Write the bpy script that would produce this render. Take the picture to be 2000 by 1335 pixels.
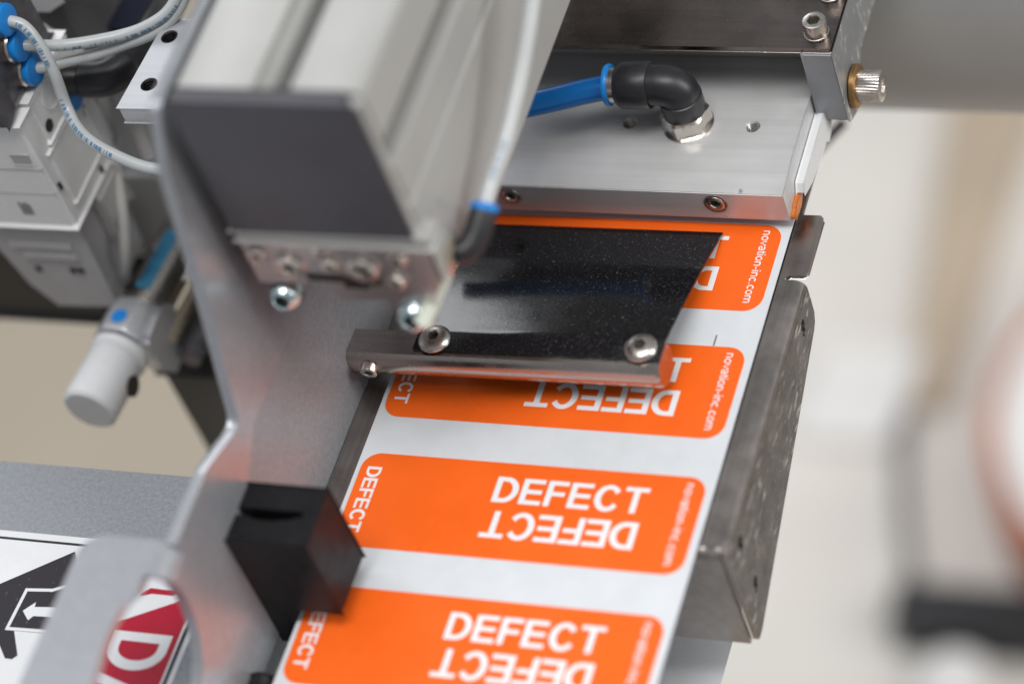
import bpy, bmesh, math, random
from mathutils import Vector, Matrix

random.seed(7)
sc = bpy.context.scene
for o in list(bpy.data.objects):
    bpy.data.objects.remove(o, do_unlink=True)
col = sc.collection
S = 0.001                      # everything below is written in millimetres

# ------------------------------------------------------------------ camera
cd = bpy.data.cameras.new('camera')
cam = bpy.data.objects.new('camera', cd); col.objects.link(cam)
RX = Vector((0.92219, 0.27952, -0.26727)); RD = Vector((0.05532, -0.77931, -0.62419)); RF = Vector((-0.38276, 0.56083, -0.73414))
m = Matrix.Identity(4)
for i in range(3):
    m[i][0], m[i][1], m[i][2] = RX[i], -RD[i], -RF[i]
m.translation = Vector((339.912, -499.019, 592.330)) * S
cam.matrix_world = m
cd.sensor_fit = 'HORIZONTAL'; cd.sensor_width = 36.0; cd.lens = 101.09
cd.clip_start = 0.05; cd.clip_end = 60.0
cd.dof.use_dof = True; cd.dof.focus_distance = 0.802; cd.dof.aperture_fstop = 4.2
cd.dof.aperture_blades = 9
sc.camera = cam

# ------------------------------------------------------------------ light
w = bpy.data.worlds.new('World'); sc.world = w; w.use_nodes = True
bg = w.node_tree.nodes['Background']
bg.inputs['Color'].default_value = (0.94, 0.97, 1.0, 1); bg.inputs['Strength'].default_value = 0.27

def area(name, loc, target, sx, sy, power, color):
    l = bpy.data.lights.new(name, 'AREA'); l.shape = 'RECTANGLE'; l.size = sx * S; l.size_y = sy * S
    l.energy = power; l.color = color
    o = bpy.data.objects.new(name, l); col.objects.link(o)
    o.location = Vector(loc) * S
    o.rotation_euler = (Vector(target) - Vector(loc)).to_track_quat('-Z', 'Y').to_euler()
    return o
area('ceiling_lamp', (500, -650, 2900), (60, 0, -100), 1900, 700, 56.0, (1.0, 0.985, 0.96))
area('ceiling_lamp', (-1500, 200, 2700), (0, 0, -100), 800, 2600, 26.0, (0.93, 0.965, 1.0))
area('ceiling_lamp', (2700, 100, 1500), (60, 0, -50), 1000, 2400, 56.0, (1.0, 0.97, 0.93))
area('window_light', (-1540, 2010, 1260), (0, 0, 0), 1150, 760, 11.0, (0.97, 0.985, 1.0))

sc.view_settings.view_transform = 'Standard'; sc.view_settings.look = 'None'
sc.view_settings.exposure = 0.0; sc.view_settings.gamma = 1.0; sc.view_settings.use_curve_mapping = False
sc.cycles.use_denoising = True
sc.cycles.max_bounces = 8
sc.cycles.caustics_reflective = False; sc.cycles.caustics_refractive = False

# ------------------------------------------------------------------ materials
def mat(name, base, rough=0.5, metal=0.0, var=None, bump=None, specks=None, streak=None, rvar=None, spec=None, trans=0.0, coat=0.0, emit=None):
    """var=(cells per mm, amount) colour mottling; bump=(cells per mm, strength, (sx,sy,sz)); specks=(cells per mm, threshold, colour);
    streak=(scale xyz, amount) brushed lines; rvar=(cells per mm, amount) roughness mottling"""
    M = bpy.data.materials.new(name); M.use_nodes = True
    nt = M.node_tree; N = nt.nodes; L = nt.links
    b = N['Principled BSDF']
    b.inputs['Base Color'].default_value = (*base, 1); b.inputs['Roughness'].default_value = rough; b.inputs['Metallic'].default_value = metal
    if spec is not None: b.inputs['Specular IOR Level'].default_value = spec
    if trans: b.inputs['Transmission Weight'].default_value = trans
    if coat: b.inputs['Coat Weight'].default_value = coat; b.inputs['Coat Roughness'].default_value = 0.15
    tc = N.new('ShaderNodeTexCoord')
    def noise(scale, sxyz=(1, 1, 1), detail=3, rgh=0.6):
        mp = N.new('ShaderNodeMapping'); mp.inputs['Scale'].default_value = sxyz
        L.new(tc.outputs['Object'], mp.inputs['Vector'])
        n = N.new('ShaderNodeTexNoise'); n.inputs['Scale'].default_value = scale * 1000
        n.inputs['Detail'].default_value = detail; n.inputs['Roughness'].default_value = rgh
        L.new(mp.outputs['Vector'], n.inputs['Vector'])
        return n.outputs['Fac']
    def ramp(fac, lo, hi, a, c):
        r = N.new('ShaderNodeMapRange'); r.inputs['From Min'].default_value = lo; r.inputs['From Max'].default_value = hi
        r.inputs['To Min'].default_value = a; r.inputs['To Max'].default_value = c
        L.new(fac, r.inputs['Value']); return r.outputs['Result']
    colour = None
    if var or streak:
        mul = None
        for k in (var, streak):
            if not k: continue
            f = noise(k[0], k[2] if len(k) > 2 else (1, 1, 1), 4)
            r = ramp(f, 0.3, 0.7, 1 - k[1], 1 + k[1])
            if mul is None: mul = r
            else:
                mm = N.new('ShaderNodeMath'); mm.operation = 'MULTIPLY'; L.new(mul, mm.inputs[0]); L.new(r, mm.inputs[1]); mul = mm.outputs[0]
        vm = N.new('ShaderNodeVectorMath'); vm.operation = 'SCALE'; vm.inputs[0].default_value = base; L.new(mul, vm.inputs['Scale'])
        colour = vm.outputs['Vector']
    for sp in (specks or []):
        f = noise(sp[0], sp[3] if len(sp) > 3 else (1, 1, 1), 2, 0.5)
        r = ramp(f, sp[1], sp[1] + 0.06, 0, 1)
        if len(sp) > 4:                       # patchy: only where a broad noise is high
            g = ramp(noise(sp[4]), 0.45, 0.62, 0, 1)
            mm = N.new('ShaderNodeMath'); mm.operation = 'MULTIPLY'; L.new(r, mm.inputs[0]); L.new(g, mm.inputs[1]); r = mm.outputs[0]
        mx = N.new('ShaderNodeMix'); mx.data_type = 'RGBA'
        if colour is not None: L.new(colour, mx.inputs['A'])
        else: mx.inputs['A'].default_value = (*base, 1)
        mx.inputs['B'].default_value = (*sp[2], 1); L.new(r, mx.inputs['Factor']); colour = mx.outputs['Result']
    if colour is not None: L.new(colour, b.inputs['Base Color'])
    if rvar: L.new(ramp(noise(rvar[0], rvar[2] if len(rvar) > 2 else (1, 1, 1)), 0.3, 0.7, max(0.02, rough - rvar[1]), rough + rvar[1]), b.inputs['Roughness'])
    if bump:
        bp = N.new('ShaderNodeBump'); bp.inputs['Strength'].default_value = bump[1]; bp.inputs['Distance'].default_value = 0.0003
        L.new(noise(bump[0], bump[2] if len(bump) > 2 else (1, 1, 1)), bp.inputs['Height']); L.new(bp.outputs['Normal'], b.inputs['Normal'])
    return M

X1 = (0.02, 1, 1)
MT = dict(
    paper=mat('liner_paper', (0.68, 0.71, 0.75), 0.45, var=(0.12, 0.035), bump=(0.35, 0.05)),
    orange=mat('orange_label_paper', (0.95, 0.142, 0.014), 0.33, var=(0.05, 0.05), bump=(0.5, 0.04), spec=0.4, rvar=(0.06, 0.09)),
    ink=mat('white_ink', (0.86, 0.86, 0.89), 0.45),
    tick=mat('grey_ink', (0.10, 0.10, 0.10), 0.6),
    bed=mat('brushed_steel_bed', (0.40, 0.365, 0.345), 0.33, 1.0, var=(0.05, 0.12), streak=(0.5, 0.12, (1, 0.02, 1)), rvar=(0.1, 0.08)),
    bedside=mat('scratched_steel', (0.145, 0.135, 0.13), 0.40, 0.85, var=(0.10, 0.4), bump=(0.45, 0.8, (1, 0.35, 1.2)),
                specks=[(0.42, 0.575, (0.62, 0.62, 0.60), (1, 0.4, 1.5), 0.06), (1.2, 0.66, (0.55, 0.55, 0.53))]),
    stainless=mat('satin_stainless', (0.50, 0.46, 0.43), 0.25, 1.0, var=(0.08, 0.06), streak=(0.8, 0.07, X1), bump=(0.9, 0.06, X1), rvar=(0.2, 0.06)),
    screw=mat('stainless_screw', (0.62, 0.58, 0.54), 0.30, 1.0, var=(0.3, 0.12), bump=(0.6, 0.06), rvar=(0.5, 0.08)),
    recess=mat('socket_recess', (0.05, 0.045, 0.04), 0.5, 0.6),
    alu=mat('milled_aluminium', (0.62, 0.625, 0.635), 0.38, 0.35, var=(0.05, 0.05), streak=(0.5, 0.06, X1), bump=(0.6, 0.05, X1), rvar=(0.08, 0.07),
            specks=[(0.16, 0.735, (0.12, 0.12, 0.12))]),
    alu2=mat('anodised_aluminium', (0.60, 0.61, 0.64), 0.40, 0.6, var=(0.05, 0.05), streak=(0.5, 0.05, X1)),
    body=mat('pale_anodised_body', (0.43, 0.43, 0.42), 0.42, 0.15, var=(0.03, 0.05)),
    darkcap=mat('dark_grey_cap', (0.068, 0.067, 0.080), 0.38, var=(0.08, 0.1), bump=(0.8, 0.1)),
    silver=mat('zinc_plated_steel', (0.62, 0.58, 0.57), 0.3, 0.9, var=(0.1, 0.12)),
    zinc=mat('blue_zinc_screw', (0.62, 0.76, 0.80), 0.22, 1.0),
    powder=mat('textured_grey_powder_coat', (0.285, 0.30, 0.325), 0.34, 0.15, var=(0.9, 0.14), bump=(0.85, 0.55)),
    bracket=mat('satin_bracket_aluminium', (0.43, 0.445, 0.48), 0.28, 0.5, var=(0.5, 0.08), bump=(0.9, 0.3)),
    blackplastic=mat('black_plastic', (0.011, 0.0105, 0.012), 0.40, var=(0.3, 0.2), bump=(0.7, 0.12), rvar=(0.2, 0.08), spec=0.16),
    flap=mat('glossy_black_sheet', (0.008, 0.008, 0.010), 0.10, bump=(0.7, 0.02), rvar=(0.08, 0.03),
             specks=[(1.4, 0.665, (0.14, 0.14, 0.15)), (2.4, 0.60, (0.045, 0.045, 0.05))], spec=0.6),
    fitting=mat('black_fitting_plastic', (0.018, 0.018, 0.022), 0.38, var=(0.3, 0.2), bump=(0.5, 0.1)),
    blue=mat('blue_collar_plastic', (0.008, 0.23, 0.68), 0.35),
    dullblue=mat('dull_blue_print', (0.03, 0.17, 0.30), 0.45, var=(0.3, 0.3)),
    bluetube=mat('blue_tube_plastic', (0.004, 0.14, 0.45), 0.28, var=(0.05, 0.08)),
    whitetube=mat('translucent_white_tube', (0.60, 0.625, 0.635), 0.25, trans=0.2, var=(0.1, 0.04)),
    stub=mat('pale_green_tube', (0.62, 0.66, 0.58), 0.35),
    tubeink=mat('blue_tube_ink', (0.10, 0.22, 0.36), 0.5),
    nickel=mat('nickel_plated_brass', (0.74, 0.69, 0.63), 0.25, 1.0, var=(0.2, 0.08)),
    brass=mat('dull_brass', (0.36, 0.21, 0.09), 0.38, 0.9, var=(0.3, 0.2)),
    brassbright=mat('bright_brass', (0.62, 0.54, 0.42), 0.3, 0.9),
    cover=mat('dark_polished_steel', (0.20, 0.175, 0.165), 0.27, 1.0, var=(0.03, 0.15), streak=(0.6, 0.12, X1), rvar=(0.1, 0.05),
              specks=[(0.9, 0.70, (0.5, 0.48, 0.46))]),
    coveredge=mat('ground_steel_edge', (0.50, 0.46, 0.45), 0.3, 1.0, var=(0.4, 0.2)),
    cast=mat('grey_ground_steel', (0.30, 0.31, 0.335), 0.45, 0.5, var=(0.08, 0.1), bump=(0.6, 0.12)),
    castw=mat('scratched_grey_steel', (0.32, 0.33, 0.34), 0.42, 0.5, var=(0.08, 0.12), bump=(0.35, 0.3),
              specks=[(0.30, 0.55, (0.80, 0.80, 0.78), (1, 1.6, 0.8), 0.08), (0.5, 0.72, (0.10, 0.09, 0.05))]),
    roller=mat('grey_roller', (0.46, 0.46, 0.47), 0.42, 0.4, var=(0.02, 0.04)),
    warmgrey=mat('warm_grey_block', (0.60, 0.58, 0.545), 0.5, 0.3, var=(0.05, 0.05)),
    whiteplastic=mat('white_plastic', (0.72, 0.73, 0.75), 0.4, var=(0.1, 0.03)),
    amber=mat('amber_plastic', (0.62, 0.17, 0.015), 0.35),
    valve=mat('white_valve_plastic', (0.82, 0.82, 0.825), 0.45, var=(0.12, 0.03), bump=(0.8, 0.08)),
    valvegrey=mat('grey_valve_plastic', (0.44, 0.43, 0.44), 0.5, var=(0.1, 0.05)),
    darkmetal=mat('dark_gunmetal', (0.13, 0.125, 0.14), 0.42, 0.7, var=(0.15, 0.35), bump=(0.3, 0.2)),
    darkgrey=mat('dark_grey_paint', (0.075, 0.073, 0.07), 0.55, var=(0.03, 0.1)),
    midgrey=mat('mid_grey_housing', (0.16, 0.155, 0.16), 0.55, var=(0.03, 0.1)),
    black=mat('black_rubber', (0.012, 0.012, 0.014), 0.35),
    navy=mat('navy_strap', (0.012, 0.016, 0.035), 0.6),
    cable=mat('grey_cable', (0.40, 0.39, 0.38), 0.5),
    cream=mat('cream_panel', (0.55, 0.53, 0.49), 0.55, var=(0.02, 0.05)),
    stwhite=mat('sticker_white', (0.76, 0.77, 0.80), 0.3, var=(0.1, 0.03)),
    stblack=mat('sticker_black', (0.022, 0.018, 0.024), 0.33, specks=[(0.6, 0.66, (0.09, 0.08, 0.09))]),
    stred=mat('sticker_red', (0.44, 0.003, 0.028), 0.3, var=(0.1, 0.05), bump=(0.5, 0.06)),
    floor=mat('beige_floor', (0.47, 0.41, 0.33), 0.6, var=(0.004, 0.10)),
    floorpale=mat('pale_sheet', (0.76, 0.725, 0.68), 0.55, var=(0.006, 0.06)),
    card=mat('brown_card', (0.50, 0.41, 0.31), 0.7, var=(0.006, 0.1)),
    rollrim=mat('orange_brown_label_edge', (0.44, 0.095, 0.015), 0.5, var=(0.02, 0.25)),
    rollwhite=mat('white_roll_paper', (0.84, 0.83, 0.82), 0.5, var=(0.02, 0.03)),
)

# ------------------------------------------------------------------ helpers
WLOC = {}
def link(name, bm, mt, parent=None, smooth=35, bevel=0, seg=2, mats=None, only=None):
    """one bmesh (mm, world coordinates) -> one mesh object; a child keeps its world place"""
    if bevel:
        bm.normal_update()
        ed = [e for e in bm.edges if len(e.link_faces) == 2 and e.calc_face_angle(0) > math.radians(28) and (only is None or all(only(v.co) for v in e.verts))]
        bmesh.ops.bevel(bm, geom=ed, offset=bevel, offset_type='OFFSET', segments=seg, profile=0.5, affect='EDGES', clamp_overlap=True)
    bmesh.ops.recalc_face_normals(bm, faces=bm.faces)
    c = Vector((0, 0, 0))
    if parent is None:
        lo = Vector([min(v.co[i] for v in bm.verts) for i in range(3)]); hi = Vector([max(v.co[i] for v in bm.verts) for i in range(3)])
        c = Vector(((lo.x + hi.x) / 2, (lo.y + hi.y) / 2, lo.z))
    else:
        c = WLOC[parent.name]
    bmesh.ops.translate(bm, verts=bm.verts, vec=-c)
    bmesh.ops.scale(bm, verts=bm.verts, vec=(S, S, S))
    me = bpy.data.meshes.new(name); bm.to_mesh(me); bm.free()
    for q in (mats or [mt]): me.materials.append(q)
    if smooth:
        me.shade_smooth(); me.set_sharp_from_angle(angle=math.radians(smooth))
    o = bpy.data.objects.new(name, me); col.objects.link(o)
    if parent is not None:
        o.parent = parent
    else:
        o.location = c * S
    WLOC[o.name] = c
    return o
def tag(o, label, cat, group=None, kind=None):
    if label: o['label'] = label
    if cat: o['category'] = cat
    if group: o['group'] = group
    if kind: o['kind'] = kind
    return o
def thing(name, loc, label, cat, group=None):
    o = bpy.data.objects.new(name, None); col.objects.link(o); o.empty_display_size = 0.005
    o.location = Vector(loc) * S; WLOC[o.name] = Vector(loc)
    return tag(o, label, cat, group)

def loft(rows, caps=True, closed=True, bm=None, wrap=False):
    bm = bm or bmesh.new()
    R = [[bm.verts.new(p) for p in r] for r in rows]
    n = len(R[0])
    pairs = list(zip(R[:-1], R[1:])) + ([(R[-1], R[0])] if wrap else [])
    for a, b in pairs:
        for i in range(n if closed else n - 1):
            j = (i + 1) % n
            bm.faces.new((a[i], a[j], b[j], b[i]))
    if caps and not wrap:
        bm.faces.new(R[0]); bm.faces.new(list(reversed(R[-1])))
    return bm
def prism(poly, axis, a, b, bm=None):
    def P(u, v, t):
        return (t, u, v) if axis == 'x' else (u, t, v) if axis == 'y' else (u, v, t)
    return loft([[P(u, v, a) for u, v in poly], [P(u, v, b) for u, v in poly]], bm=bm)
def box(x0, x1, y0, y1, z0, z1, bm=None):
    return prism([(x0, y0), (x1, y0), (x1, y1), (x0, y1)], 'z', z0, z1, bm)
def frame(axis):
    a = Vector(axis).normalized()
    t = Vector((0, 0, 1)) if abs(a.z) < 0.9 else Vector((0, 1, 0))
    u = a.cross(t).normalized(); v = a.cross(u)
    return a, u, v
def lathe(prof, origin, axis, seg=32, bm=None, rot=0.0):
    a, u, v = frame(axis); o = Vector(origin)
    rows = []
    for r, h in prof:
        r = max(r, 0.001)
        rows.append([o + a * h + (u * math.cos(rot + 2 * math.pi * i / seg) + v * math.sin(rot + 2 * math.pi * i / seg)) * r for i in range(seg)])
    return loft(rows, bm=bm)
def band(prof, origin, axis, seg=32, rot=0.0):
    """a ring-shaped body: the profile closes on itself round the axis"""
    a, u, v = frame(axis); o = Vector(origin)
    rows = [[o + a * h + (u * math.cos(rot + 2 * math.pi * i / seg) + v * math.sin(rot + 2 * math.pi * i / seg)) * r for i in range(seg)] for r, h in prof]
    return loft(rows, caps=False, wrap=True)
def rod(p, q, r, seg=24, bm=None):
    p, q = Vector(p), Vector(q)
    return lathe([(r, 0), (r, (q - p).length)], p, q - p, seg, bm)
def spline(pts, n=8):
    P = [Vector(p) for p in pts]; P = [2 * P[0] - P[1]] + P + [2 * P[-1] - P[-2]]
    out = []
    for i in range(1, len(P) - 2):
        for k in range(n):
            t = k / n
            a, b, c, d = P[i - 1], P[i], P[i + 1], P[i + 2]
            out.append(0.5 * ((2 * b) + (c - a) * t + (2 * a - 5 * b + 4 * c - d) * t * t + (3 * b - a - 3 * c + d) * t ** 3))
    return out + [P[-2]]
def sweep(path, r, seg=16, bm=None):
    """tube along a polyline; r a number or one per point"""
    rs = r if isinstance(r, (list, tuple)) else [r] * len(path)
    rows = []; u = None
    for i, p in enumerate(path):
        t = (path[min(i + 1, len(path) - 1)] - path[max(i - 1, 0)]).normalized()
        if u is None: _, u, _ = frame(t)
        u = (u - t * u.dot(t)).normalized(); v = t.cross(u)
        rows.append([p + (u * math.cos(2 * math.pi * k / seg) + v * math.sin(2 * math.pi * k / seg)) * rs[i] for k in range(seg)])
    return loft(rows, bm=bm)
def hexring(o, a, u, v, h, R, seg, rot=0.3):
    out = []
    for i in range(seg):
        t = 2 * math.pi * i / seg; k = ((t - rot) % (math.pi / 3)) - math.pi / 6
        r = R * math.cos(math.pi / 6) / math.cos(k)
        out.append(o + a * h + (u * math.cos(t) + v * math.sin(t)) * r)
    return out
def ring(o, a, u, v, h, r, seg):
    return [o + a * h + (u * math.cos(2 * math.pi * i / seg) + v * math.sin(2 * math.pi * i / seg)) * r for i in range(seg)]
def screw(parent, origin, axis, r, h, hx, depth, name='screw', dome=False, mt=None, rim=0.3, knurl=False, seg=36):
    """socket screw head: an outer part with a hexagonal recess, the recess floor a sub-part"""
    a, u, v = frame(axis); o = Vector(origin); rows = []
    if dome:
        for k in range(7):
            t = k / 6 * math.radians(62)
            rows.append(ring(o, a, u, v, h * math.sin(t) / math.sin(math.radians(62)), r * math.cos(t * 0.98) if k else r, seg))
    else:
        rows += [ring(o, a, u, v, 0, r, seg), ring(o, a, u, v, h - rim, r, seg), ring(o, a, u, v, h - rim * 0.3, r - rim * 0.3, seg), ring(o, a, u, v, h, r - rim, seg)]
        if knurl:
            for R_ in rows[:2]:
                for i in range(0, seg, 2): R_[i] = o + (R_[i] - o) - (R_[i] - o - a * (R_[i] - o).dot(a)).normalized() * 0.22
    rows += [hexring(o, a, u, v, h, hx * 1.05, seg), hexring(o, a, u, v, h - 0.15, hx, seg), hexring(o, a, u, v, h - depth, hx, seg)]
    s = link(name, loft(rows, caps=False), mt or MT['screw'], parent)
    link('socket', lathe([(hx * 1.0, 0), (hx * 1.0, 0.1)], o + a * (h - depth + 0.05), axis, 24), MT['recess'], s)
    return s
def cut(o, cutters, op='DIFFERENCE'):
    for c in cutters:
        md = o.modifiers.new('cut', 'BOOLEAN'); md.operation = op; md.solver = 'EXACT'; md.object = c
    bpy.context.view_layer.update()
    dg = bpy.context.evaluated_depsgraph_get()
    me = bpy.data.meshes.new_from_object(o.evaluated_get(dg))
    o.modifiers.clear(); o.data = me
    me.shade_smooth(); me.set_sharp_from_angle(angle=math.radians(35))
    for c in cutters: bpy.data.objects.remove(c, do_unlink=True)
def cutter(bm):
    return link('cutter', bm, MT['recess'], smooth=0)
def arc(cx, cy, r, a0, a1, n=8, ry=None):
    ry = r if ry is None else ry
    return [(cx + r * math.cos(math.radians(a0 + (a1 - a0) * i / n)), cy + ry * math.sin(math.radians(a0 + (a1 - a0) * i / n))) for i in range(n + 1)]

# ---- lettering: each letter a set of flat quads (cap height 1)
def strip(outer, inner):
    return [[outer[i], outer[i + 1], inner[i + 1], inner[i]] for i in range(len(outer) - 1)]
def rect(x0, x1, y0, y1): return [(x0, y0), (x1, y0), (x1, y1), (x0, y1)]
G = {}
G['E'] = (0.76, [rect(0, .2, 0, 1), rect(.2, .76, 0, .165), rect(.2, .71, .425, .585), rect(.2, .745, .835, 1)])
G['F'] = (0.70, [rect(0, .2, 0, 1), rect(.2, .64, .415, .575), rect(.2, .70, .835, 1)])
G['T'] = (0.80, [rect(0, .80, .835, 1), rect(.30, .50, 0, .835)])
G['D'] = (0.83, [rect(0, .2, 0, 1)] + strip([(.2, 1)] + arc(.36, .5, .47, 90, -90, 22, .5) + [(.2, 0)], [(.2, .832)] + arc(.34, .5, .275, 90, -90, 22, .332) + [(.2, .168)]))
G['C'] = (0.87, strip(arc(.45, .5, .45, 36, 326, 30, .52), arc(.46, .5, .245, 30, 331, 30, .35)))
G['A'] = (0.96, [[(0, 0), (.215, 0), (.48, .74), (.37, 1)], [(.96, 0), (.59, 1), (.48, .74), (.745, 0)], [(.37, 1), (.48, .74), (.59, 1)], [(.294, .22), (.666, .22), (.609, .38), (.351, .38)]])
def lettering(text, x0, y0, x1, capheight, rot, z, sx=1.0):
    """letters between x0 and x1 along the reading direction; rot 0, 180 or -90 about the first letter's foot (x0, y0)"""
    total = sum(G[c][0] * sx for c in text); length = x1
    gap = (length / capheight - total) / max(1, len(text) - 1)
    bm = bmesh.new(); ca, sa = math.cos(math.radians(rot)), math.sin(math.radians(rot)); pen = 0
    for c in text:
        for q in G[c][1]:
            vs = []
            for a, b in q:
                a = (a * sx + pen) * capheight; b = b * capheight
                vs.append(bm.verts.new((x0 + a * ca - b * sa, y0 + a * sa + b * ca, z)))
            bm.faces.new(vs)
        pen += G[c][0] * sx + gap
    bmesh.ops.recalc_face_normals(bm, faces=bm.faces)
    return bm
SM = {  # small lower-case letters as pen strokes, em units: (advance, strokes)
    'n': (.556, [[(.10, 0), (.10, .52)], [(.10, .36), (.16, .47), (.28, .50), (.40, .46), (.44, .36), (.44, 0)]]),
    'o': (.556, [arc(.28, .26, .20, 0, 360, 14, .24)]),
    'v': (.5, [[(.03, .52), (.25, .03), (.47, .52)]]),
    'a': (.556, [[(.08, .40), (.16, .49), (.30, .50), (.42, .44), (.44, .34), (.44, .0)], [(.44, .28), (.20, .26), (.09, .18), (.10, .07), (.22, .02), (.36, .06), (.44, .16)]]),
    't': (.278, [[(.13, .66), (.13, .10), (.18, .03), (.26, .03)], [(.02, .48), (.26, .48)]]),
    'i': (.222, [[(.11, 0), (.11, .52)], [(.11, .63), (.11, .73)]]),
    '-': (.333, [[(.05, .25), (.28, .25)]]),
    'c': (.5, [arc(.27, .26, .20, 45, 315, 12, .24)]),
    '.': (.278, [[(.14, 0), (.14, .10)]]),
    'm': (.833, [[(.09, 0), (.09, .52)], [(.09, .38), (.16, .48), (.28, .50), (.38, .46), (.41, .36), (.41, 0)], [(.41, .36), (.48, .47), (.60, .50), (.70, .46), (.74, .36), (.74, 0)]]),
}
def small_text(text, x0, y0, em, rot, z, wd=0.105):
    bm = bmesh.new(); ca, sa = math.cos(math.radians(rot)), math.sin(math.radians(rot)); pen = 0; k = 0
    for c in text:
        for st in SM[c][1]:
            k += 1; L_, R_ = [], []
            for i, p in enumerate(st):
                p = Vector(p); d = (Vector(st[min(i + 1, len(st) - 1)]) - Vector(st[max(i - 1, 0)])).normalized(); nn = Vector((-d.y, d.x)) * wd / 2
                for lst, q in ((L_, p + nn), (R_, p - nn)):
                    a, b = (q.x + pen) * em, q.y * em
                    lst.append(bm.verts.new((x0 + a * ca - b * sa, y0 + a * sa + b * ca, z + 0.002 * (k % 4))))
            for i in range(len(st) - 1): bm.faces.new((L_[i], L_[i + 1], R_[i + 1], R_[i]))
        pen += SM[c][0]
    bmesh.ops.recalc_face_normals(bm, faces=bm.faces)
    return bm

# ================================================================== the setting
tag(link('floor', box(-3500, 2500, -1800, 4500, -1100, -1031), MT['floor']), None, None, kind='structure')

# ================================================================== dispensing bed
bed = thing('dispensing_bed', (50, -60, -43), 'dark brushed steel bed plate under the web of orange labels', 'bed plate')
link('bed_plate', prism([(-8.4, 45), (-8.4, -108), (104, -108), (104, -17.4), (104.6, -17.0), (105.2, -16.4), (109.0, -16.4), (109.9, -15.4), (109.9, 4.0), (109.0, 5.0), (103.2, 5.0), (103.2, 45)], 'z', -2.6, -1.0), MT['bed'], bed, bevel=0.3, only=lambda c: not (103.5 < c.x < 104.5 and c.y < -18) and not c.y < -107)
rows = []
for y, zb in [(-18.4, -9), (-18.6, -14.5), (-20.0, -17.0), (-22, -18.2), (-60, -29.2), (-106, -42.3), (-108.5, -42.4), (-109.6, -42.0)]:
    outer = [(104.02, -1.0), (106.6, -1.0)] + arc(106.8, -4.3, 3.2, 90, 0, 6) + [(110, zb)]
    inner = [(108.4, zb)] + arc(106.8, -4.3, 1.6, 0, 90, 6) + [(104.02, -2.6)]
    rows.append([(x, y, z) for x, z in outer + inner])
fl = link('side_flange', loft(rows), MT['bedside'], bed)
cs = []
for y, z, s in ((-28.1, -8.6, 1.75), (-101.3, -8.2, 1.75), (-101.0, -27.2, 1.75)):
    cs.append(cutter(rod((100, y, z), (118, y, z), s, 16)))
    cs.append(cutter(rod((100.2, y - 0.5, z - 2.2), (117.8, y - 0.5, z - 2.2), s * 0.8, 16)))
cut(fl, cs)
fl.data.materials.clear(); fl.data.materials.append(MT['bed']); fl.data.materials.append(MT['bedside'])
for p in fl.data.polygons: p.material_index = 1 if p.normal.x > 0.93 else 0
rows = []
for x in (-8.2, 108.0):
    o_ = [(-108.02, -1.0)] + arc(-108.2, -3.8, 2.8, 90, 180, 6) + [(-111, -42.3)]
    i_ = [(-109.4, -42.3)] + arc(-108.2, -3.8, 1.2, 180, 90, 6) + [(-108.02, -2.6)]
    rows.append([(x, y, z) for y, z in o_ + i_])
link('front_flange', loft(rows), MT['bed'], bed)
tag(link('return_paper', box(-2, 95.4, -200, -60, -62.4, -62.0), MT['paper']), 'pale paper running flat below the front of the bed plate', 'paper')

# ================================================================== label web
web = tag(link('label_web', box(-1.38, 102.22, -230, 44, -0.35, 0.0), MT['paper']), 'white backing paper strip running under all the orange labels', 'backing paper')
link('registration_mark', box(89.75, 90.15, -43.7, -39.9, 0.01, 0.03), MT['tick'], web)
LAB = ['orange defect label at the top, mostly covered by the glossy black sheet',
       'orange defect label crossed by the steel bar, second from the top',
       'whole orange defect label between the steel bar and the bottom label',
       'orange defect label cut off by the bottom edge of the picture']
for i in range(4):
    y = -43.9 * i; x0, x1, y0, y1, r = 0.0, 100.0, y - 31.1, y, 5.2
    poly = arc(x1 - r, y1 - r, r, 90, 0) + arc(x1 - r, y0 + r, r, 0, -90) + arc(x0 + r, y0 + r, r, -90, -180) + arc(x0 + r, y1 - r, r, 180, 90)
    lb = tag(link('label', prism(poly, 'z', 0.02, 0.12), MT['orange'], smooth=20), LAB[i], 'label', 'orange defect labels on the web')
    z = 0.14
    link('headline_lettering', lettering('DEFECT', 41.3, y - 13.0, 43.6, 8.3, 0, z), MT['ink'], lb, smooth=0)
    link('inverted_lettering', lettering('DEFECT', 84.7, y - 15.9, 43.6, 8.6, 180, z), MT['ink'], lb, smooth=0)
    link('side_lettering', lettering('DEFECT', 2.2, y - 4.7, 21.8, 4.3, -90, z), MT['ink'], lb, smooth=0)
    link('website_lettering', small_text('novation-inc.com', 94.4, y - 1.9, 3.50, -90, z), MT['ink'], lb, smooth=0)

# ================================================================== guide wall, bracket
tag(link('guide_wall', prism([(-12, -3), (-12, 20), (-16, 38), (-22, 46), (-112.5, 46), (-126.8, 37.4), (-126.8, -3)], 'x', -12, -8.7), MT['powder'], bevel=0.5),
    'grey textured upright wall plate along the left of the labels', 'wall plate')

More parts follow.
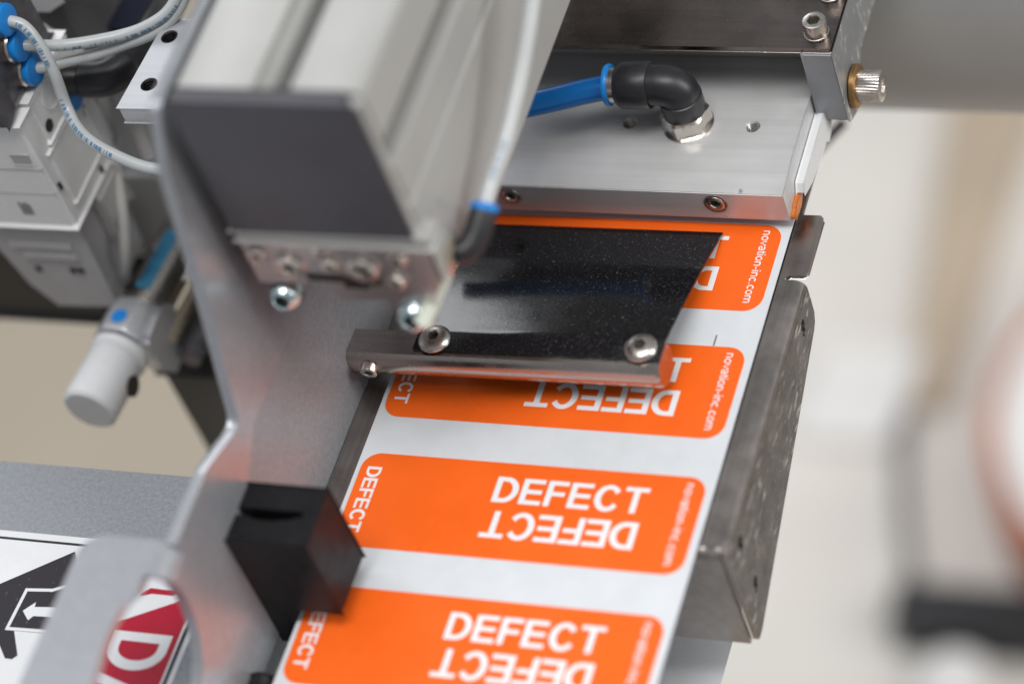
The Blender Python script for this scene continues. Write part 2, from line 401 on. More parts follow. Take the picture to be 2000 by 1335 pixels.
bk = thing('sheet_bracket', (-10, -150, 0), 'tall blurred grey sheet metal bracket with an arched cutout at its foot', 'bracket')
vp = [(-20, 139), (-84, 139), (-87, 138.3), (-89, 136.2), (-95.4, 125), (-104.5, 91), (-116.0, 55)] + [(-117.3, 52.6), (-119.5, 51.6), (-123, 52.3)] + [(-137.0, 57.2), (-139.5, 57.5), (-160, 57.5), (-160, -6), (-127.2, -6), (-127.2, 37.8), (-113, 46.4), (-20, 46.4)]
up = link('upright', prism(vp, 'x', -11.8, -8.6), MT['bracket'], bk, bevel=0.7, seg=3, only=lambda c: c.y > -159)
rows = []
for y, xe in [(-159.2, -29), (-159.9, -31.5), (-161.2, -33.3), (-163.5, -34.6), (-166, -35), (-260, -35)]:
    o_ = [(-8.58, -6), (-8.58, 20), (-8.58, 51.2)] + arc(-14.6, 51.5, 6.02, 0, 90, 8) + [(xe, 57.52)]
    i_ = [(xe, 54.4)] + arc(-14.6, 51.5, 2.9, 90, 0, 8) + [(-11.75, 20), (-11.75, -6)]
    rows.append([(x, y, z) for x, z in o_ + i_])
fg = link('foot_flange', loft(rows), MT['bracket'], bk)
c1 = cutter(prism([(2, -171.2), (-9.2, -171.2), (-12.2, -172.4), (-14.2, -174.2), (-15.6, -176.5), (-16.5, -179.5), (-16.8, -183), (-16.8, -190), (-15.4, -202), (-14, -262), (2, -262)], 'z', 54.0, 70))
c2 = cutter(prism([(-171.2, 62), (-169.0, 56), (-167.4, 51), (-166.8, 46), (-167.0, 40.5), (-168, 35.5), (-169.8, 30.5), (-173.5, 24.5), (-178.5, 21), (-190, 17), (-262, 14), (-262, 62)], 'x', -14.0, 0))
cut(fg, [c1, c2])

# ---- the housing top with its sticker, behind the bracket
tag(link('machine_housing', box(-330, -14, -420, -102, -70, 0), MT['powder'], bevel=1.2), 'grey textured housing top carrying the red and white sticker', 'housing')
stk = tag(link('warning_sticker', box(-140, -30.2, -230, -124.3, 0.03, 0.18), MT['stwhite']), 'white, black and red warning sticker with a D on the grey housing', 'sticker')
bm = box(-139, -32.2, -127.2, -126.4, 0.19, 0.21); box(-32.9, -31.7, -230, -126.4, 0.19, 0.21, bm)
link('border_line', bm, MT['stblack'], stk)
bm = prism([(-75.9, -129.1), (-70, -138), (-70, -156), (-83.7, -156.4), (-79.3, -163.9), (-80.5, -165.3), (-82.8, -165.2), (-87, -160.4), (-110, -162), (-110, -152.5)], 'z', 0.19, 0.21)
link('black_symbol', bm, MT['stblack'], stk)
bm = bmesh.new()
for a, b in (((-74, -140.6), (-77.5, -142.3)), ((-77.5, -142.3), (-85.5, -143.0)), ((-85.5, -143.0), (-86.2, -155.9)), ((-86.2, -155.9), (-72, -155.4))):
    d = (Vector(b) - Vector(a)).normalized(); nn = Vector((-d.y, d.x)) * 0.5
    prism([tuple(Vector(a) + nn), tuple(Vector(b) + nn + d * 0.5), tuple(Vector(b) - nn + d * 0.5), tuple(Vector(a) - nn)], 'z', 0.22, 0.24 + 0.002 * random.random(), bm)
link('box_outline', bm, MT['stwhite'], stk, smooth=0)
link('arrow', prism([(-83.8, -149.8), (-80.9, -146.6), (-80.7, -148.2), (-70, -147.2), (-70, -150.6), (-79.8, -151.1), (-80.9, -152.6)], 'z', 0.22, 0.24), MT['stwhite'], stk, smooth=0)
link('red_band', prism([(-56, -152.6), (-55, -150.8), (-34.0, -139.6), (-33.6, -139.8), (-33.6, -230), (-56, -230)], 'z', 0.19, 0.205), MT['stred'], stk)
link('red_corner', prism([(-50, -140.4), (-48, -138.4), (-40.4, -138.6), (-39.6, -139.5), (-40.5, -140.2), (-47, -140.2), (-50, -141.4)], 'z', 0.19, 0.205), MT['stred'], stk)
link('danger_lettering', lettering('DA', -53.2, -152.7, 26.9, 17.8, -90, 0.225, 0.80), MT['stwhite'], stk, smooth=0)

# ---- black guide block
gb = thing('guide_block', (3, -135, -9), 'black plastic guide block overhanging the left edge of the lower labels', 'guide block')
b_ = link('block_body', prism([(-8.45, 37.5), (14.8, 37.5), (14.8, 7.2), (1.0, 7.2), (-2.2, 3.0), (-2.2, -9), (-8.45, -9)], 'y', -144.8, -126.3), MT['blackplastic'], gb, bevel=0.5)
cut(b_, [cutter(prism([(-12, -134.2), (10.2, -134.0), (10.8, -135.4), (7.5, -136.7), (3, -137.6), (-2, -137.5), (-6, -136.4), (-12, -136.2)], 'z', 30, 45))])
tag(link('guide_stop', prism([(-8.45, 0), (-5.5, 1.2), (-2.4, 0.6), (-2.4, -12), (-8.45, -12)], 'y', -175, -161.5), MT['blackplastic'], bevel=0.6), 'small black block tucked beside the bottom label', 'guide block')

# ================================================================== steel bar and black hold-down sheet
barr = thing('support_bar', (-8, -61, 5), 'polished steel bar reaching across the second label from the wall', 'bar')
def barloop(x, yc, zc=11.3, r=6.1, h=4.55, k=1.0):
    a0 = math.degrees(math.asin(h / r))
    return [(x, yc + a * k, zc + b * k) for a, b in arc(0, 0, r, 180 - a0, 360 + a0, 40)]
rows = [barloop(-8.68, -61.4), barloop(82.6, -59.95), barloop(83.2, -59.94, k=0.93)]
link('bar', loft(rows), MT['stainless'], barr, smooth=30)
screw(barr, (-2.2, -66.6, 11.6), (0.06, -1, -0.15), 2.5, 2.6, 1.4, 1.6, name='set_screw')
flap = thing('hold_down_sheet', (47, -35, 1), 'glossy dusty black sheet sloping from the bar onto the top label', 'sheet')
prof = [(-63.6, 15.95), (-60, 15.98), (-57.6, 15.95)] + [(-57.6 + d, 15.95 - 0.21 * d - 0.00142 * d * d + 0.25 * math.exp(-d)) for d in (1, 2.5, 5, 8, 12, 17, 22, 28, 34, 40, 46, 52.4)]
rows = []
NX = 24
def sag(x, y): return 0.10 * math.sin((x - 11) / 72 * math.pi) * max(0, min(1, (y + 60) / 25)) * max(0, min(1, (-5 - y) / 20))
for y, z in prof: rows.append([(11.3 + 71.9 * k / NX, y + (0.0174 * (72 * k / NX) if y < -50 else 0.0174 * (72 * k / NX) * 0.4), z + sag(11 + 72 * k / NX, y)) for k in range(NX + 1)] +
                              [(83.2 - 71.9 * k / NX, y + (0.0174 * (72 - 72 * k / NX) if y < -50 else 0.0174 * (72 - 72 * k / NX) * 0.4), z + 0.7 + sag(83 - 72 * k / NX, y)) for k in range(NX + 1)])
link('sheet', loft(rows), MT['flap'], flap, smooth=40)
screw(flap, (16.9, -60.0, 16.68), (0, 0, 1), 4.75, 1.95, 1.7, 1.4, dome=True)
screw(flap, (77.1, -58.8, 16.68), (0, 0, 1), 4.75, 1.95, 1.7, 1.4, dome=True)

# ================================================================== aluminium block
ab = thing('aluminium_block', (30, 25, 1), 'long milled aluminium block pressing across the top label', 'block')
body = link('block_body', prism([(1.1, 1.0), (1.1, 11.7), (13.4, 13.3), (52, 13.3), (52, 1.0)], 'x', -7, 101.5), MT['alu'], ab, bevel=0.25, seg=2)
cs = []
for x in (50.2, 87.2): cs.append(cutter(lathe([(1.95, 0), (1.95, 10.9), (2.2, 11.3), (2.4, 14)], (x, 25.1, 2), (0, 0, 1), 24)))
for x in (18.6, 80.8): cs.append(cutter(rod((x, -3, 7.3), (x, 4.5, 7.3), 3.3, 28)))
cut(body, cs)
for x in (50.2, 87.2):
    pts = [Vector((x + 1.9 * math.cos(t * 0.5), 25.1 + 1.9 * math.sin(t * 0.5), 3.0 + t * 0.068)) for t in range(0, 146)]
    link('thread', sweep(pts, 0.2, 6), MT['screw'], ab)
for x in (18.6, 80.8):
    screw(ab, (x, 4.3, 7.3), (0, -1, 0), 2.8, 3.5, 1.55, 2.0, rim=0.4)
link('counter_ring', band([(3.5, 0), (3.5, 0.25), (2.9, 0.25), (2.9, 0)], (18.6, 1.2, 7.3), (0, -1, 0), 32), MT['screw'], ab)
link('counter_ring', band([(3.5, 0), (3.5, 0.25), (2.9, 0.25), (2.9, 0)], (80.8, 1.2, 7.3), (0, -1, 0), 32), MT['screw'], ab)
link('end_spacer', prism([(37, 7), (38.2, -1.6), (34.6, -2.2), (33.2, -0.4), (26, 0.2), (16, 1.2), (9, 3.6), (11, 6.5)], 'x', 101.7, 104.4), MT['whiteplastic'], ab, bevel=0.4)
link('amber_insert', prism([(2.0, 0.7), (2.0, 2.2), (4.2, 2.4), (5.0, 3.2), (10.5, 3.4), (11.4, 2.3), (8, 0.4)], 'x', 101.6, 102.9), MT['amber'], ab, bevel=0.3)

# ---- elbow fitting and blue tube
ef = thing('elbow_fitting', (68, 25.3, 13.3), 'black elbow push-in fitting screwed into the aluminium block', 'fitting')
a, u, v = frame((0, 0, 1)); o = Vector((68, 25.3, 13.3))
link('hex_nut', loft([ring(o, a, u, v, 0, 7.4, 36), ring(o, a, u, v, 0.5, 7.5, 36), hexring(o, a, u, v, 0.9, 7.3, 36, 0.35), hexring(o, a, u, v, 5.4, 7.3, 36, 0.35), ring(o, a, u, v, 6.0, 6.2, 36)]), MT['nickel'], ef, smooth=25)
pth, rad = [], []
for h, r in ((18.6, 6.0), (19.2, 6.3), (25.0, 6.35), (25.2, 6.0), (26.0, 6.0)): pth.append(Vector((68, 25.5, h))); rad.append(r)
for k in range(1, 10):
    t = math.radians(k * 9.5); pth.append(Vector((68 - 5.5 * (1 - math.cos(t)), 25.5, 26.0 + 5.5 * math.sin(t) * 0.55 + 0.2))); rad.append(6.0)
for xx, r in ((62.0, 5.9), (60.8, 5.9), (60.6, 6.6), (60.0, 6.9), (52.4, 6.9), (51.6, 6.5), (50.6, 5.8)): pth.append(Vector((xx, 25.4 - (62 - xx) * 0.03, 29.2))); rad.append(r)
link('elbow_body', sweep(pth, rad, 36), MT['fitting'], ef, smooth=32)
link('metal_ring', lathe([(5.2, 0), (5.2, 1.9)], (50.7, 25.05, 29.2), (-1, -0.04, 0), 36), MT['nickel'], ef)
link('release_collar', lathe([(4.9, 0), (5.9, 0.3), (6.1, 0.9), (5.9, 1.6), (4.6, 1.9), (4.0, 1.9)], (48.9, 25.0, 29.2), (-1, -0.05, 0), 36), MT['blue'], ef)
btube_path = spline([(51, 25, 29.2), (46.5, 24.0, 29.0), (40, 22.3, 28.7), (30, 19.2, 28.2), (18, 15.8, 28.0), (0, 12, 29), (-6, 11, 29)], 8)
btube = tag(link('blue_tube', sweep(btube_path, 3.6, 24), MT['bluetube']), 'short bright blue air tube running into the black elbow', 'tube')

# ---- rear block, cover plate, side plate
rearb = tag(link('rear_block', box(-7, 101.8, 52.2, 88, 0, 30.6), MT['warmgrey'], bevel=0.5), 'warm grey block under the dark cover plate behind the aluminium block', 'block')
cp = thing('cover_plate', (40, 80, 30.8), 'dark polished steel cover plate with two socket screws at its corner', 'cover plate')
link('plate', box(-7, 110.8, 37.2, 89, 31.0, 33.0), MT['cover'], cp, bevel=0.22)
for x, y in ((105.9, 42.6), (106.4, 58.0)):
    screw(cp, (x, y, 33.9), (0, 0, 1), 3.35, 4.6, 1.95, 2.6, rim=0.4)
    link('washer', lathe([(3.1, 0), (3.6, 0.15), (3.6, 0.75), (3.1, 0.9)], (x, y, 33.0), (0, 0, 1), 28), MT['screw'], cp)
sp = thing('side_plate', (107, 50, 0.5), 'scratched grey steel side plate holding the knurled bolt', 'plate')
pl = link('plate', prism([(36.6, 30.95), (36.6, 4.3), (38.5, 2.9), (44.6, 0.6), (47, 3.0), (58, 12), (89, 12), (89, 30.95)], 'x', 102.2, 111.2), MT['cast'], sp, bevel=0.5)
pl.data.materials.append(MT['castw'])
for p in pl.data.polygons: p.material_index = 1 if p.normal.x > 0.8 else 0
link('bronze_washer', lathe([(5.8, 0), (6.4, 0.4), (6.4, 1.7), (5.8, 2.1), (4, 2.1)], (111.3, 45.2, 9.4), (1, 0, 0), 40), MT['brass'], sp)
screw(sp, (113.4, 45.2, 9.4), (1, 0, 0), 4.6, 6.6, 2.3, 3.0, name='knurled_bolt', rim=0.6, knurl=True, seg=72)

for o_ in (ab, ef, btube, rearb, cp, sp): o_.location += Vector((1.2, -2.2, 2.5)) * S      # the press unit hangs clear of the labels

tag(link('grey_drum', lathe([(0.1, -0.5), (78, 0), (80, 2), (80, 320), (78, 322)], (55, 172, -20), (1, 0, 0), 96), MT['roller']), 'large blurred grey drum behind the side plate', 'drum')

# ================================================================== slide cylinder
sl = thing('slide_cylinder', (22, -60, 67), 'pale grey slotted pneumatic slide cylinder with a dark end cap', 'cylinder')
pf = [(47.5, 144.6), (46.1, 146), (28.8, 146), (28.8, 143), (26.5, 141), (26.5, 133), (21, 133), (21, 141), (18.6, 143), (18.6, 146), (-1.5, 146), (-3, 144.5), (-3, 67), (47.5, 67), (47.5, 105.6), (46.6, 106.2), (46.6, 108), (47.5, 108.6), (47.5, 119.8), (44, 121.2), (37, 121.2), (37, 127.4), (44, 127.4), (47.5, 128.8)]
bd_ = link('body', prism(pf, 'y', -87.9, 110), MT['body'], sl, bevel=0.35)
cut(bd_, [cutter(prism([(-100, 77), (-76, 77), (-58, 66), (-58, 50), (-100, 50)], 'x', -12, 60))])
link('end_cap', loft([[(x, -92, z) for x, z in ((-2.4, 98.6), (46.8, 98.6), (46.8, 144.6), (45.8, 145.4), (-2.4, 145.4))], [(x, -88.1, z) for x, z in ((-2.4, 98.6), (44.2, 98.6), (44.2, 145.4), (43.2, 146.3), (-2.4, 146.3))]]), MT['darkcap'], sl, bevel=0.6, seg=2)
link('end_block', box(44.6, 47.45, -90.6, -88.0, 98.5, 144.4), MT['body'], sl, bevel=0.4)
link('nose_lip', box(-3.4, 51, -91.6, -86, 94.4, 98.2), MT['body'], sl, bevel=0.8)
nb = link('nose_block', prism([(-3, 94.2), (47.0, 94.2), (47.0, 79), (44, 74), (42, 66), (40, 63), (33, 63), (31, 79), (11.5, 80.5), (9, 77), (-3, 77)], 'y', -90.2, -76), MT['silver'], sl, bevel=0.8)
link('catch_plate', prism([(12.5, 77.8), (31.4, 77.2), (31.4, 69.8), (16.5, 69.0)], 'y', -88.5, -84), MT['silver'], sl, bevel=0.5)
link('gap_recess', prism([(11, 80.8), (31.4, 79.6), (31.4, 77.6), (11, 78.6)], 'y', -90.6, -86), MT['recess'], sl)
link('catch_slot', box(19.5, 26.0, -88.9, -86, 74.4, 77.0), MT['recess'], sl, bevel=0.3)
for x, z, r in ((7.6, 84.0, 3.6), (18.9, 90.7, 1.9), (19.6, 85.2, 2.0), (28.2, 84.3, 3.6), (39.6, 89.3, 2.1), (-0.2, 88, 2.4), (36.5, 80, 2.0)):
    screw(sl, (x, -90.2, z), (0, -1, 0), r * 1.15, 1.5, r * 0.5, 0.9, seg=24, mt=MT['nickel'])
screw(sl, (1.0, -88.0, 70.2), (0.1, -1, 0.25), 4.6, 5.0, 2.2, 2.4, name='adjuster_screw', mt=MT['zinc'], dome=True)
screw(sl, (37.0, -90.3, 66.8), (0.1, -1, 0.25), 4.6, 4.0, 2.2, 2.0, name='adjuster_screw', mt=MT['zinc'], dome=True)
link('adjuster_stem', rod((0.6, -84, 71.0), (0.4, -84.2, 77.6), 3.2), MT['silver'], sl)
bm = bmesh.new()
for k in range(9): box(47.55, 47.6, -50.5 + k * 1.5, -49.7 + k * 1.5 + 0.25 * (k % 3), 85.2 + 0.7 * ((k * 5) % 3), 87.6, bm)
link('faded_mark', bm, MT['valvegrey'], sl, smooth=0)

pf_ = thing('push_in_fitting', (50, -78, 72), 'blurred black and brass push-in fitting on the side of the slide cylinder', 'fitting')
link('brass_nut', lathe([(3.7, 0), (3.9, 0.4), (3.9, 2.6), (3.0, 3.0), (2.8, 3.6)], (45.6, -80.3, 79.2), (1, 0, 0), 6), MT['brassbright'], pf_, smooth=20)
pth = [Vector((48.6, -80.0, 78.9)), Vector((50.4, -79.0, 78.5)), Vector((52.0, -77.0, 78.8)), Vector((53.2, -74.2, 80.2)), Vector((54.2, -70.4, 82.6)), Vector((54.4, -69.4, 83.2))]
link('elbow_body', sweep(pth, [3.2, 3.6, 3.7, 3.7, 3.7, 3.6], 20), MT['fitting'], pf_)
link('release_collar', lathe([(3.3, 0), (3.7, 0.4), (3.7, 1.8), (3.0, 2.2)], (54.4, -69.4, 83.2), (0.1, 0.84, 0.53), 28), MT['blue'], pf_)
path = spline([(54.5, -68.6, 83.7), (55.4, -62, 86.8), (57.2, -52.5, 90.6), (59.2, -38, 98.5), (60.8, -25, 107.5), (61.6, -10, 118), (61, 20, 138), (58, 60, 160)], 8)
ft = tag(link('white_tube', sweep(path, 2.15, 18), MT['whitetube']), 'blurred white air tube along the side of the slide cylinder', 'tube')
marks_later = (path, ft)
tag(link('stub_tube', rod((44.2, -81.8, 73.2), (39.8, -93.8, 66.6), 2.5, 18), MT['stub']), 'short pale stub of tube hanging below the brass fitting', 'tube')

# ================================================================== mounting plate with two threaded holes (upper left)
mp_ = thing('mounting_plate', (-50, -10, 70), 'bright aluminium plate with two black screw holes at upper left', 'plate')
pm = link('plate', prism([(-69.8, -31.8), (-20, -31.0), (-18, 3.0), (-67.6, 2.2)], 'z', 70.6, 76.7), MT['alu2'], mp_, bevel=0.35)
cut(pm, [cutter(rod((-64.2, -4.4, 60), (-64.2, -4.4, 90), 2.55, 28)), cutter(rod((-63.4, -22.8, 60), (-63.4, -22.8, 90), 2.55, 28))])
for x, y in ((-64.2, -4.4), (-63.4, -22.8)):
    link('threaded_insert', sweep([Vector((x + 2.4 * math.cos(t * 0.6), y + 2.4 * math.sin(t * 0.6), 70 + t * 0.09)) for t in range(0, 72)], 0.42, 6), MT['blackplastic'], mp_)
    link('hole_floor', rod((x, y, 69.5), (x, y, 71.5), 2.6), MT['recess'], mp_)

# ================================================================== valve
vv = thing('solenoid_valve', (-125, -15, -16), 'white plastic solenoid valve body at the left edge', 'valve')
VX, VY = -106.0, -32.0
link('valve_body', prism([(-160, VY), (VX, VY), (VX, 3), (-160, 3)], 'z', 23.6, 68.0), MT['valve'], vv, bevel=0.9)
link('cap_plate', box(-160, VX + 0.6, VY + 7.5, 3.5, 52.5, 69.8), MT['valve'], vv, bevel=0.7)
link('embossed_ring', band([(4.6, 0), (4.6, 0.5), (4.0, 0.5), (4.0, 0)], (VX + 0.5, -14.5, 62.5), (1, 0, 0), 32), MT['valve'], vv)
link('screw_hole', lathe([(2.0, 0), (2.0, 0.35), (1.2, 0.35)], (VX + 0.45, -21.2, 56.6), (1, 0, 0), 24), MT['recess'], vv)
link('side_cover', box(VX - 1, VX + 0.7, -27.5, -4.5, 30, 51.0), MT['valve'], vv, bevel=0.5)
link('side_rib', box(VX, VX + 1.4, -5.5, -4.2, 26, 47.0), MT['valve'], vv, bevel=0.3)
for y, z in ((-29.6, 39.6), (-5.2, 45.0), (-10.5, 25.6)): link('latch_slot', box(VX + 0.1, VX + 0.85, y - 0.5, y + 0.5, z - 1.3, z + 1.3), MT['recess'], vv)
link('display_window', box(-114.6, -108.2, VY - 0.25, VY + 1, 51.6, 55.8), MT['valvegrey'], vv, bevel=0.2)
link('seam_strip', box(-160, -106.4, VY - 0.2, VY + 0.5, 49.0, 49.5), MT['valvegrey'], vv)
link('lower_seam_strip', box(-160, -106.4, VY - 0.2, VY + 0.5, 38.6, 38.9), MT['valvegrey'], vv)
bm = bmesh.new()
for k in range(4): box(-121.5 + k * 1.0, -120.9 + k * 1.0, VY - 0.12, VY - 0.02, 29.0, 34.5 - (k % 2) * 0.8, bm)
link('printed_mark', bm, MT['tick'], vv, smooth=0)
link('side_latch', lathe([(3.4, 0), (3.4, 2.6), (2.8, 3.2)], (VX - 2.0, -2.5, 22.0), (1, 0, 0), 20), MT['valve'], vv)
link('connector_hood', prism([(-141, 22.8), (-107.5, 22.8), (-108.2, 6), (-109.5, -14.5), (-130, -15.4), (-135.5, -6), (-139, 10)], 'y', VY + 1.5, -6), MT['valvegrey'], vv, bevel=0.8)
link('hood_rib', box(-134, -113, VY + 0.8, VY + 3, 12.6, 14.0), MT['valvegrey'], vv, bevel=0.3)
link('hood_rib', box(-131, -113, VY + 0.8, VY + 3, 8.0, 9.6), MT['valvegrey'], vv, bevel=0.3)
for x in (-129.5, -117.3, -114.6): link('hood_slot', box(x - 0.9, x + 0.9, VY + 1.0, VY + 3, 0.8, 2.8), MT['recess'], vv)
link('plug', prism([(VX - 4, 24), (VX + 1.5, 22), (VX + 2, 8), (VX - 2, 6), (VX - 6, 10)], 'y', -20, -6), MT['cable'], vv, bevel=1.0)

mf = thing('port_manifold', (-115, -10, 55), 'dark metal manifold stacked with three blue push-in ports', 'manifold')
link('manifold_block', box(-150, -108.4, -27, 2, 70.4, 118), MT['darkmetal'], mf, bevel=0.8)
link('side_bar', prism([(-34.5, 105), (-34.5, 69.5), (-28.2, 71.5), (-28.2, 105)], 'x', -150, -107.0), MT['darkmetal'], mf, bevel=0.6)
for z in (95.4, 85.3, 75.4):
    pt = link('port', lathe([(5.0, 0), (5.0, 2.6), (4.4, 3.2)], (-108.6, -16.9, z), (1, 0, 0), 28), MT['nickel'], mf)
    link('collar', lathe([(3.6, 0), (4.6, 0.3), (4.9, 1.2), (4.6, 2.3), (3.2, 2.8), (2.2, 2.8)], (-105.4, -16.9, z), (1, 0, 0), 32), MT['blue'], pt)
link('spare_collar', lathe([(3.6, 0), (4.6, 0.3), (4.6, 2.3), (2.2, 2.8)], (-106.2, -7.0, 54.0), (1, 0, 0), 32), MT['blue'], mf)
for x, y, z in ((-101, 9, 84), (-103, 22, 84)):
    tag(link('hex_nut', lathe([(6.2, 0), (6.2, 5), (5.4, 5.8), (2.5, 5.8)], (x, y, z), (1, 0.2, 0.1), 6), MT['midgrey'], smooth=20),
        'dark grey hex nut above the blue ports' if y < 15 else 'dark grey hex nut cut by the top edge near the blue ports', 'nut', 'hex nuts above the ports')

def marks(path, r, i0, i1, ang, name, parent):
    """small printed dashes running along a tube, on the side the angle names"""
    bm = bmesh.new(); n = len(path)
    view = -RF
    for i in range(i0, i1):
        for f in (0.15, 0.45, 0.72):
            if random.random() < 0.42: continue
            p = path[i].lerp(path[i + 1], f); t = (path[i + 1] - path[i]).normalized()
            s_ = t.cross(view).normalized(); up_ = s_.cross(t).normalized()
            w2 = 0.10 + 0.12 * random.random(); vs = []
            hh = 0.30 + 0.12 * random.random()
            lo, hi = ang - hh, ang + hh
            rows_ = []
            for k in range(4):
                th = lo + (hi - lo) * k / 3; nn = up_ * math.cos(th) + s_ * math.sin(th)
                rows_.append((p + nn * (r + 0.03) - t * w2, p + nn * (r + 0.03) + t * w2))
            for k in range(3):
                bm.faces.new([bm.verts.new(q) for q in (rows_[k][0], rows_[k][1], rows_[k + 1][1], rows_[k + 1][0])])
    link(name, bm, MT['tubeink'], parent, smooth=0)
p1 = spline([(-106, -16.9, 95.4), (-99.5, -16.9, 93.5), (-95.5, -19.0, 88.0), (-93, -22.0, 80.0), (-92, -25.5, 69.4), (-86, -32, 66.8), (-77, -37.4, 65.8), (-64.9, -41.1, 63.6), (-54, -43, 63.9), (-40, -44, 65), (-22, -42, 66)], 10)
t1 = tag(link('white_tube', sweep(p1, 1.7, 18), MT['whitetube']), 'white tube looping down from the topmost blue port', 'tube', 'white air tubes from the ports')
marks(p1, 1.7, 8, 28, 0.35, 'printed_dashes', t1); marks(p1, 1.7, 34, 64, 0.35, 'printed_dashes', t1)
marks(marks_later[0], 2.15, 8, 16, 0.0, 'printed_dashes', ft)
p2 = spline([(-106, -16.9, 85.3), (-100, -15.2, 83.5), (-92, -10.8, 79.6), (-78.5, -4.8, 77.6), (-70, -1.5, 79.0), (-64.5, 2.4, 81.4), (-60.5, 8, 87), (-58, 14, 96), (-57, 18, 108)], 10)
t2 = tag(link('white_tube', sweep(p2, 1.7, 18), MT['whitetube']), 'white tube leaving the middle blue port', 'tube', 'white air tubes from the ports')
marks(p2, 1.7, 16, 52, 0.9, 'printed_dashes', t2)
p3 = spline([(-106, -16.9, 75.4), (-100, -15.2, 75.0), (-94, -11, 73.6), (-87, -8, 73.2), (-80, -5.0, 73.8), (-71, -2.4, 75.6), (-65, 1.6, 78.0), (-60, 8, 84), (-56, 16, 94)], 10)
tag(link('white_tube', sweep(p3, 1.7, 18), MT['whitetube']), 'white tube leaving the lowest blue port', 'tube', 'white air tubes from the ports')

hp = spline([(-112, -7, 60.5), (-105.5, -5.9, 59.8), (-100, -4.5, 58.6), (-93.5, -3.2, 57.9), (-89.6, 1.6, 57.6), (-87.6, 9, 57.2), (-85, 22, 58), (-82, 40, 62)], 8)
tag(link('black_hose', sweep(hp, [5.6 if 14 < i < 34 else 4.8 for i in range(len(hp))], 24), MT['black']), 'thick black hose elbow behind the white tubes', 'hose')

# ---- clutter behind the valve
tag(link('grey_housing', prism([(-145, 18), (-118, 18), (-112, 26), (-112, 80), (-145, 80)], 'z', 24, 66), MT['midgrey'], bevel=3), 'dark grey housing at the top left behind the tubes', 'housing')
tag(link('navy_strap', prism([(-111, 30), (-101, 30), (-101, 120), (-111, 120)], 'z', 30, 45), MT['navy'], bevel=1.0), 'dark navy strap behind the black hose', 'strap')
tag(link('pale_cover', box(-152, -70, 24, 28, -12, 34), MT['whiteplastic'], bevel=1), 'pale grey cover sheet between the valve and the bracket', 'cover')
tag(link('lower_cover', box(-160, -70, 21, 30, -60, -13), MT['whiteplastic'], bevel=1), 'mid grey cover below the pale cover beside the valve', 'cover')
tag(link('grey_post', prism([(-100, 20), (-92, 20), (-92, 12), (-100, 12)], 'z', -40, 40), MT['body'], bevel=1), 'pale grey upright post between valve and bracket', 'post')
tag(link('grey_shelf', box(-84, -14, -25, 40, -46, -6), MT['body'], bevel=1), 'light grey shelf block under the mounting plate', 'shelf')
c1_ = spline([(-112.3, 16.3, 39.4), (-109.5, 7.9, 31.6), (-106.7, -0.4, 23.7), (-104.4, -8.4, 16.5), (-102.5, -16.4, 9.4), (-103.3, -22.4, -0.3), (-109.2, -22.1, -13.3), (-120.1, -16.0, -31.5)], 8)
tag(link('grey_cable', sweep(c1_, 1.8, 14), MT['cable']), 'grey cable hanging down beside the white valve', 'cable', 'grey cables by the valve')
c2_ = spline([(-150, 30, 72), (-134, 18, 70), (-122, 11, 67), (-112, 6, 64), (-104, 5, 56), (-98, 5, 40), (-96, 0, 20)], 8)
tag(link('grey_cable', sweep(c2_, 2.2, 14), MT['cable']), 'grey cable running diagonally behind the blue ports', 'cable', 'grey cables by the valve')
tag(link('dark_column', prism([(-108, 34), (-60, 34), (-60, -30), (-108, -30)], 'z', -330, -48), MT['darkgrey'], bevel=1.5), 'dark grey machine column below the air cylinder', 'column')
tag(link('valve_shade_box', box(-210, -134, -8, 18, -52, -17), MT['black'], bevel=2), 'black box added as the dark shadow under the valve', 'box')  # added solid: its black colour makes the shadow below the valve

# ================================================================== air cylinder
ac = thing('air_cylinder', (-104, -35, -32), 'round steel air cylinder with a white nose and blue dot', 'cylinder')
AX, AZ = -104.5, -20.5
def ax(y): return Vector((AX + 0.06 * (y + 40), y, AZ - 0.03 * (y + 40)))
link('barrel', lathe([(7.6, 0), (7.8, 0.5), (7.8, 66), (7.4, 67)], ax(-29), (0.06, 1, -0.03), 40), MT['stainless'], ac)
link('nose', lathe([(7.6, 0), (8.7, 0.9), (8.7, 18.5), (8.0, 19.5), (7.0, 20.2)], ax(-67), (0.06, 1, -0.03), 40), MT['whiteplastic'], ac)
link('ring', lathe([(7.6, 0), (9.1, 0.8), (9.1, 3.2), (8.2, 4.0)], ax(-47), (0.06, 1, -0.03), 40), MT['whiteplastic'], ac)
link('collar', lathe([(9.2, 0), (10.0, 0.8), (10.0, 12), (8.6, 13.5)], ax(-42.5), (0.06, 1, -0.03), 8, rot=math.pi / 8), MT['alu2'], ac, bevel=0.6)
p = ax(-37); link('blue_dot', lathe([(0.1, 0), (2.6, 0.02), (2.6, 0.25), (0.1, 0.3)], p + Vector((0.0, 0, 9.25)), (0, 0, 1), 20), MT['blue'], ac)
p = ax(-37); link('lug', prism([(p.y + a_, p.z + b_) for a_, b_ in ((-5, 5), (6, 6), (9, 2), (8, -7), (3.5, -11.5), (-2, -12), (-6, -6))], 'x', p.x + 7.5, p.x + 11.8), MT['alu2'], ac, bevel=1.8, seg=3)
link('port_hole', lathe([(3.4, 0), (3.4, 1.0), (2.0, 1.0)], ax(-55) + Vector((8.0, 0, -2)), (1, 0, 0), 24), MT['recess'], ac)
bm = bmesh.new(); rows = []
for k in range(5):
    t = math.radians(100 - k * 9)
    rows.append([ax(y) + Vector((7.9 * math.cos(t), 0, 7.9 * math.sin(t))) for y in (-24, 0)])
link('blue_sticker', loft(rows, caps=False, closed=False), MT['dullblue'], ac)
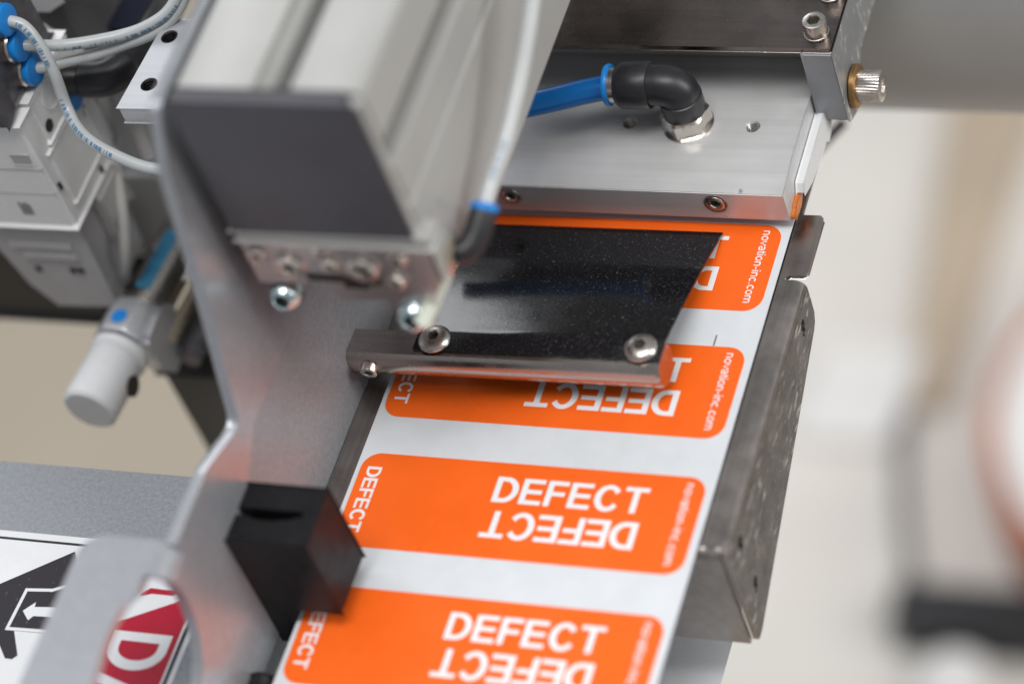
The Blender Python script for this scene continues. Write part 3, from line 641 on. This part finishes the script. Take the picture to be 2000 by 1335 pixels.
tag(link('tie_rod', rod((-93.5, -34, -25), (-89, 30, -27), 2.4), MT['brassbright']), 'thin brass coloured rod beside the air cylinder', 'rod')
tag(link('dark_tie_bar', rod((-88.5, -36, -32), (-84, 30, -34), 3.6), MT['darkmetal']), 'dark bar running below the brass coloured rod', 'bar')

# ================================================================== blurred background, right
tag(link('pale_sheet', prism([(-420, 300), (700, 200), (700, 2200), (-420, 2200)], 'z', -1030.5, -1028), MT['floorpale']), 'pale cream sheet lying on the floor to the right', 'sheet')
tag(link('paper_pad', prism([(-262, 660), (-190, 660), (-178, 745), (-252, 745)], 'z', -1027.5, -1015), MT['rollwhite']), 'bright white paper pad on the cream sheet', 'paper')
lr = thing('label_roll', (58, 652, -1028), 'blurred roll of labels lying at the right edge with an orange-brown rim', 'roll')
link('roll_paper', band([(153, 0), (153, 87), (53, 87), (53, 2)], (58, 652, -1027), (0, 0, 1), 72), MT['rollwhite'], lr)
link('roll_rim', band([(153.5, 0), (163, 0), (163, 84), (153.5, 84)], (58, 652, -1027), (0, 0, 1), 72), MT['rollrim'], lr)
link('roll_core', band([(42, 0), (52.5, 0), (52.5, 84), (42, 84)], (58, 652, -1027), (0, 0, 1), 48), MT['card'], lr)
tag(link('card_strip', prism([(-215, 1080), (-130, 1090), (-150, 900), (-158, 700), (-182, 700), (-198, 860)], 'z', -1027, -1015), MT['card'], bevel=2), 'blurred tan card strip running down towards the label roll', 'card')
tag(link('black_case', box(-150, 40, 500, 533, -1027, -1000), MT['black'], bevel=4), 'blurred black case at the lower right corner', 'case')
tag(link('white_puck', lathe([(22, 0), (24, 3), (24, 16), (20, 20)], (-104, 470, -1027), (0, 0, 1), 40), MT['rollwhite']), 'blurred round white puck below the black case', 'puck')
tag(link('grey_hose', sweep(spline([(-182, 690, -1021), (-178, 650, -1021), (-166, 600, -1021), (-150, 552, -1021), (-146, 536, -1021)], 8), 4.5, 14), MT['midgrey']), 'blurred dark grey hose running down beside the label roll', 'hose')
tag(link('dark_strap', sweep(spline([(77, 113, -80), (66, 98, -84), (54, 82, -89), (40, 60, -98)], 6), 1.8, 10), MT['midgrey']), 'thin dark strap seen beyond the end of the aluminium block', 'strap')
